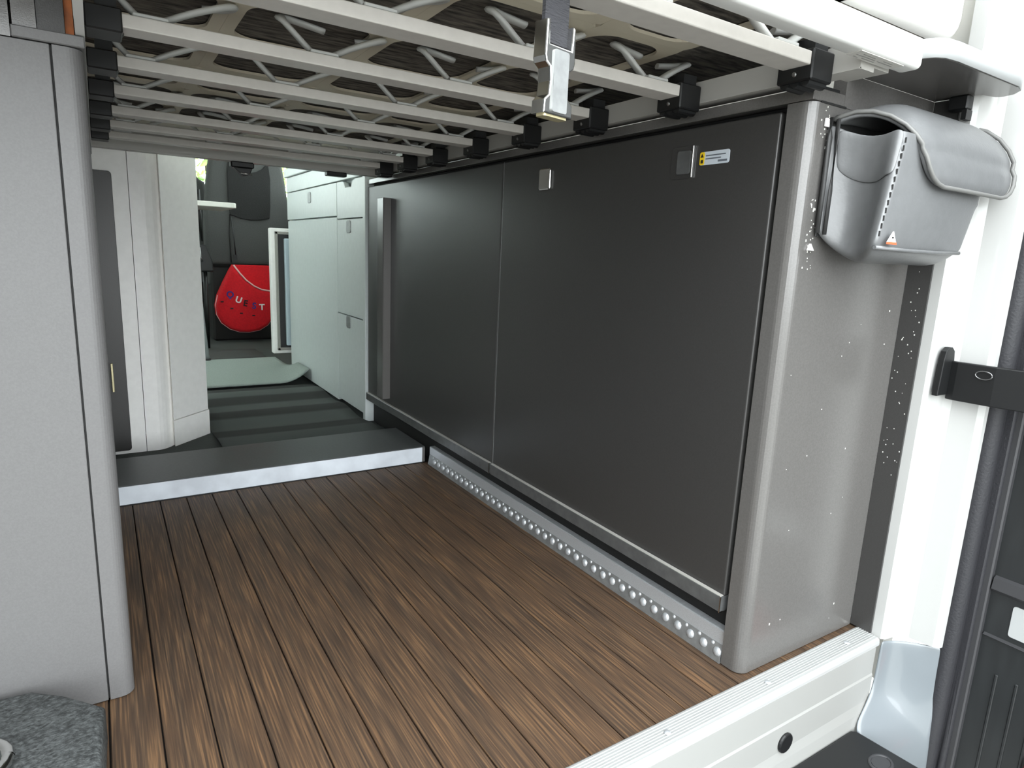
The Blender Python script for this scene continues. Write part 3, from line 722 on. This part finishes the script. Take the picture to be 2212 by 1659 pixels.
for px_, pz_ in ((.552, .232), (.60, .195), (.648, .168), (.712, .155)): b.box(px_-.008, px_+.008, 3.7985, 3.7995, pz_-.004, pz_+.004, bev=.0004, seg=1)
b.build('stitched_marks', 'ink_dark', RB)
# belt hardware between table and seat
BT = thing('seat_belt', 'black seat belt with a buckle end beside the cab seat', 'seat belt', (.44, 3.6, .38))
b = B().tube([(.435, 3.62, .80), (.438, 3.62, .66), (.447, 3.62, .55)], .012, 6, .3); b.build('webbing', 'plastic_black', BT)
b = B().prism([(.425, .54), (.462, .53), (.485, .46), (.492, .40), (.43, .40), (.418, .47)], 'y', 3.60, 3.64, bev=.006); b.build('buckle', 'plastic_black', BT)
B().tube([(.452, 3.62, .41), (.455, 3.64, .20), (.455, 3.66, .001)], .010, 8, .6).build('stalk', 'plastic_black', BT)
B().tube([(.43, 3.596, .52), (.433, 3.596, .47), (.44, 3.596, .45)], .004, 6).build('tongue', 'steel', BT)
# table
TB = thing('table', 'pale table board on a slim metal leg beside the white washroom wall', 'table', (.1, 3.4, 0))
b = B().prism(rrect(-.55, .537, 3.15, 3.56, .03), 'z', .700, .722, bev=.003); b.build('table_top', 'white_edge', TB)
B().tube([(.345, 3.20, .70), (.389, 3.19, .02)], .011, 10).build('leg', 'alu', TB)
B().tube([(.389, 3.19, .024), (.391, 3.19, .001)], .016, 10).build('foot', 'plastic_black', TB)
# mats
def matsheet(name, x0_, x1_, y0_, y1_, zf, mat, nx=24, ny=24, th=.006):
    rows = [[(lerp(x0_, x1_, i/nx), lerp(y0_, y1_, j/ny), zf(lerp(x0_, x1_, i/nx), lerp(y0_, y1_, j/ny))) for i in range(nx+1)] for j in range(ny+1)]
    b = B().grid(rows); return b.build(name, mat, base=((x0_+x1_)/2, (y0_+y1_)/2, 0), mods=[('SOLIDIFY', dict(thickness=th, offset=1))])
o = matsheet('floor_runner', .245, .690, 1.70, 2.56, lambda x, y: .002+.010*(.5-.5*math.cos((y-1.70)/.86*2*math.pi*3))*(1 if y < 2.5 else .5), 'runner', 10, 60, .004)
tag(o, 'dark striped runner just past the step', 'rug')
def curl(x, y):
    t = max(0, (x-.58)/.11)*max(0, min(1, (3.05-y)/.3)); return .010+.05*t*t
o = matsheet('floor_mat', .245, .690, 2.585, 3.20, curl, 'mat_pale'); tag(o, 'pale grey green floor mat with a curled corner', 'mat')
o = matsheet('floor_mat', .30, .66, 3.21, 3.52, lambda x, y: .004, 'mat_charcoal', 4, 4); tag(o, 'charcoal floor mat in front of the cab seat base', 'mat')

# ================================================================== OUTSIDE THE CAB
TR = thing('tree', 'bright green tree seen through the cab window', 'tree', (1.3, 9.2, -.7))
b = B().tube([(1.3, 9.2, -.70), (1.32, 9.2, .4), (1.25, 9.25, 1.6)], [.12, .09, .05], 8); b.build('trunk', 'bark', TR)
b = B(); t = b.bm
for i in range(2600):
    while True:
        p = Vector((random.uniform(-1, 1), random.uniform(-1, 1), random.uniform(-1, 1)))
        if .25 < p.length < 1: break
    c = Vector((1.25+p.x*1.7, 9.3+p.y*1.2, 1.55+p.z*1.25)); a = Vector((random.uniform(-1, 1), random.uniform(-1, 1), random.uniform(-1, 1))).normalized(); e = a.orthogonal().normalized(); g = a.cross(e)
    r = random.uniform(.05, .10)
    t.faces.new([t.verts.new(c+e*r), t.verts.new(c+g*r*.45+a*r*.1), t.verts.new(c-e*r), t.verts.new(c-g*r*.45+a*r*.1)])
b.build('foliage', 'leaf', TR)['kind'] = 'stuff'
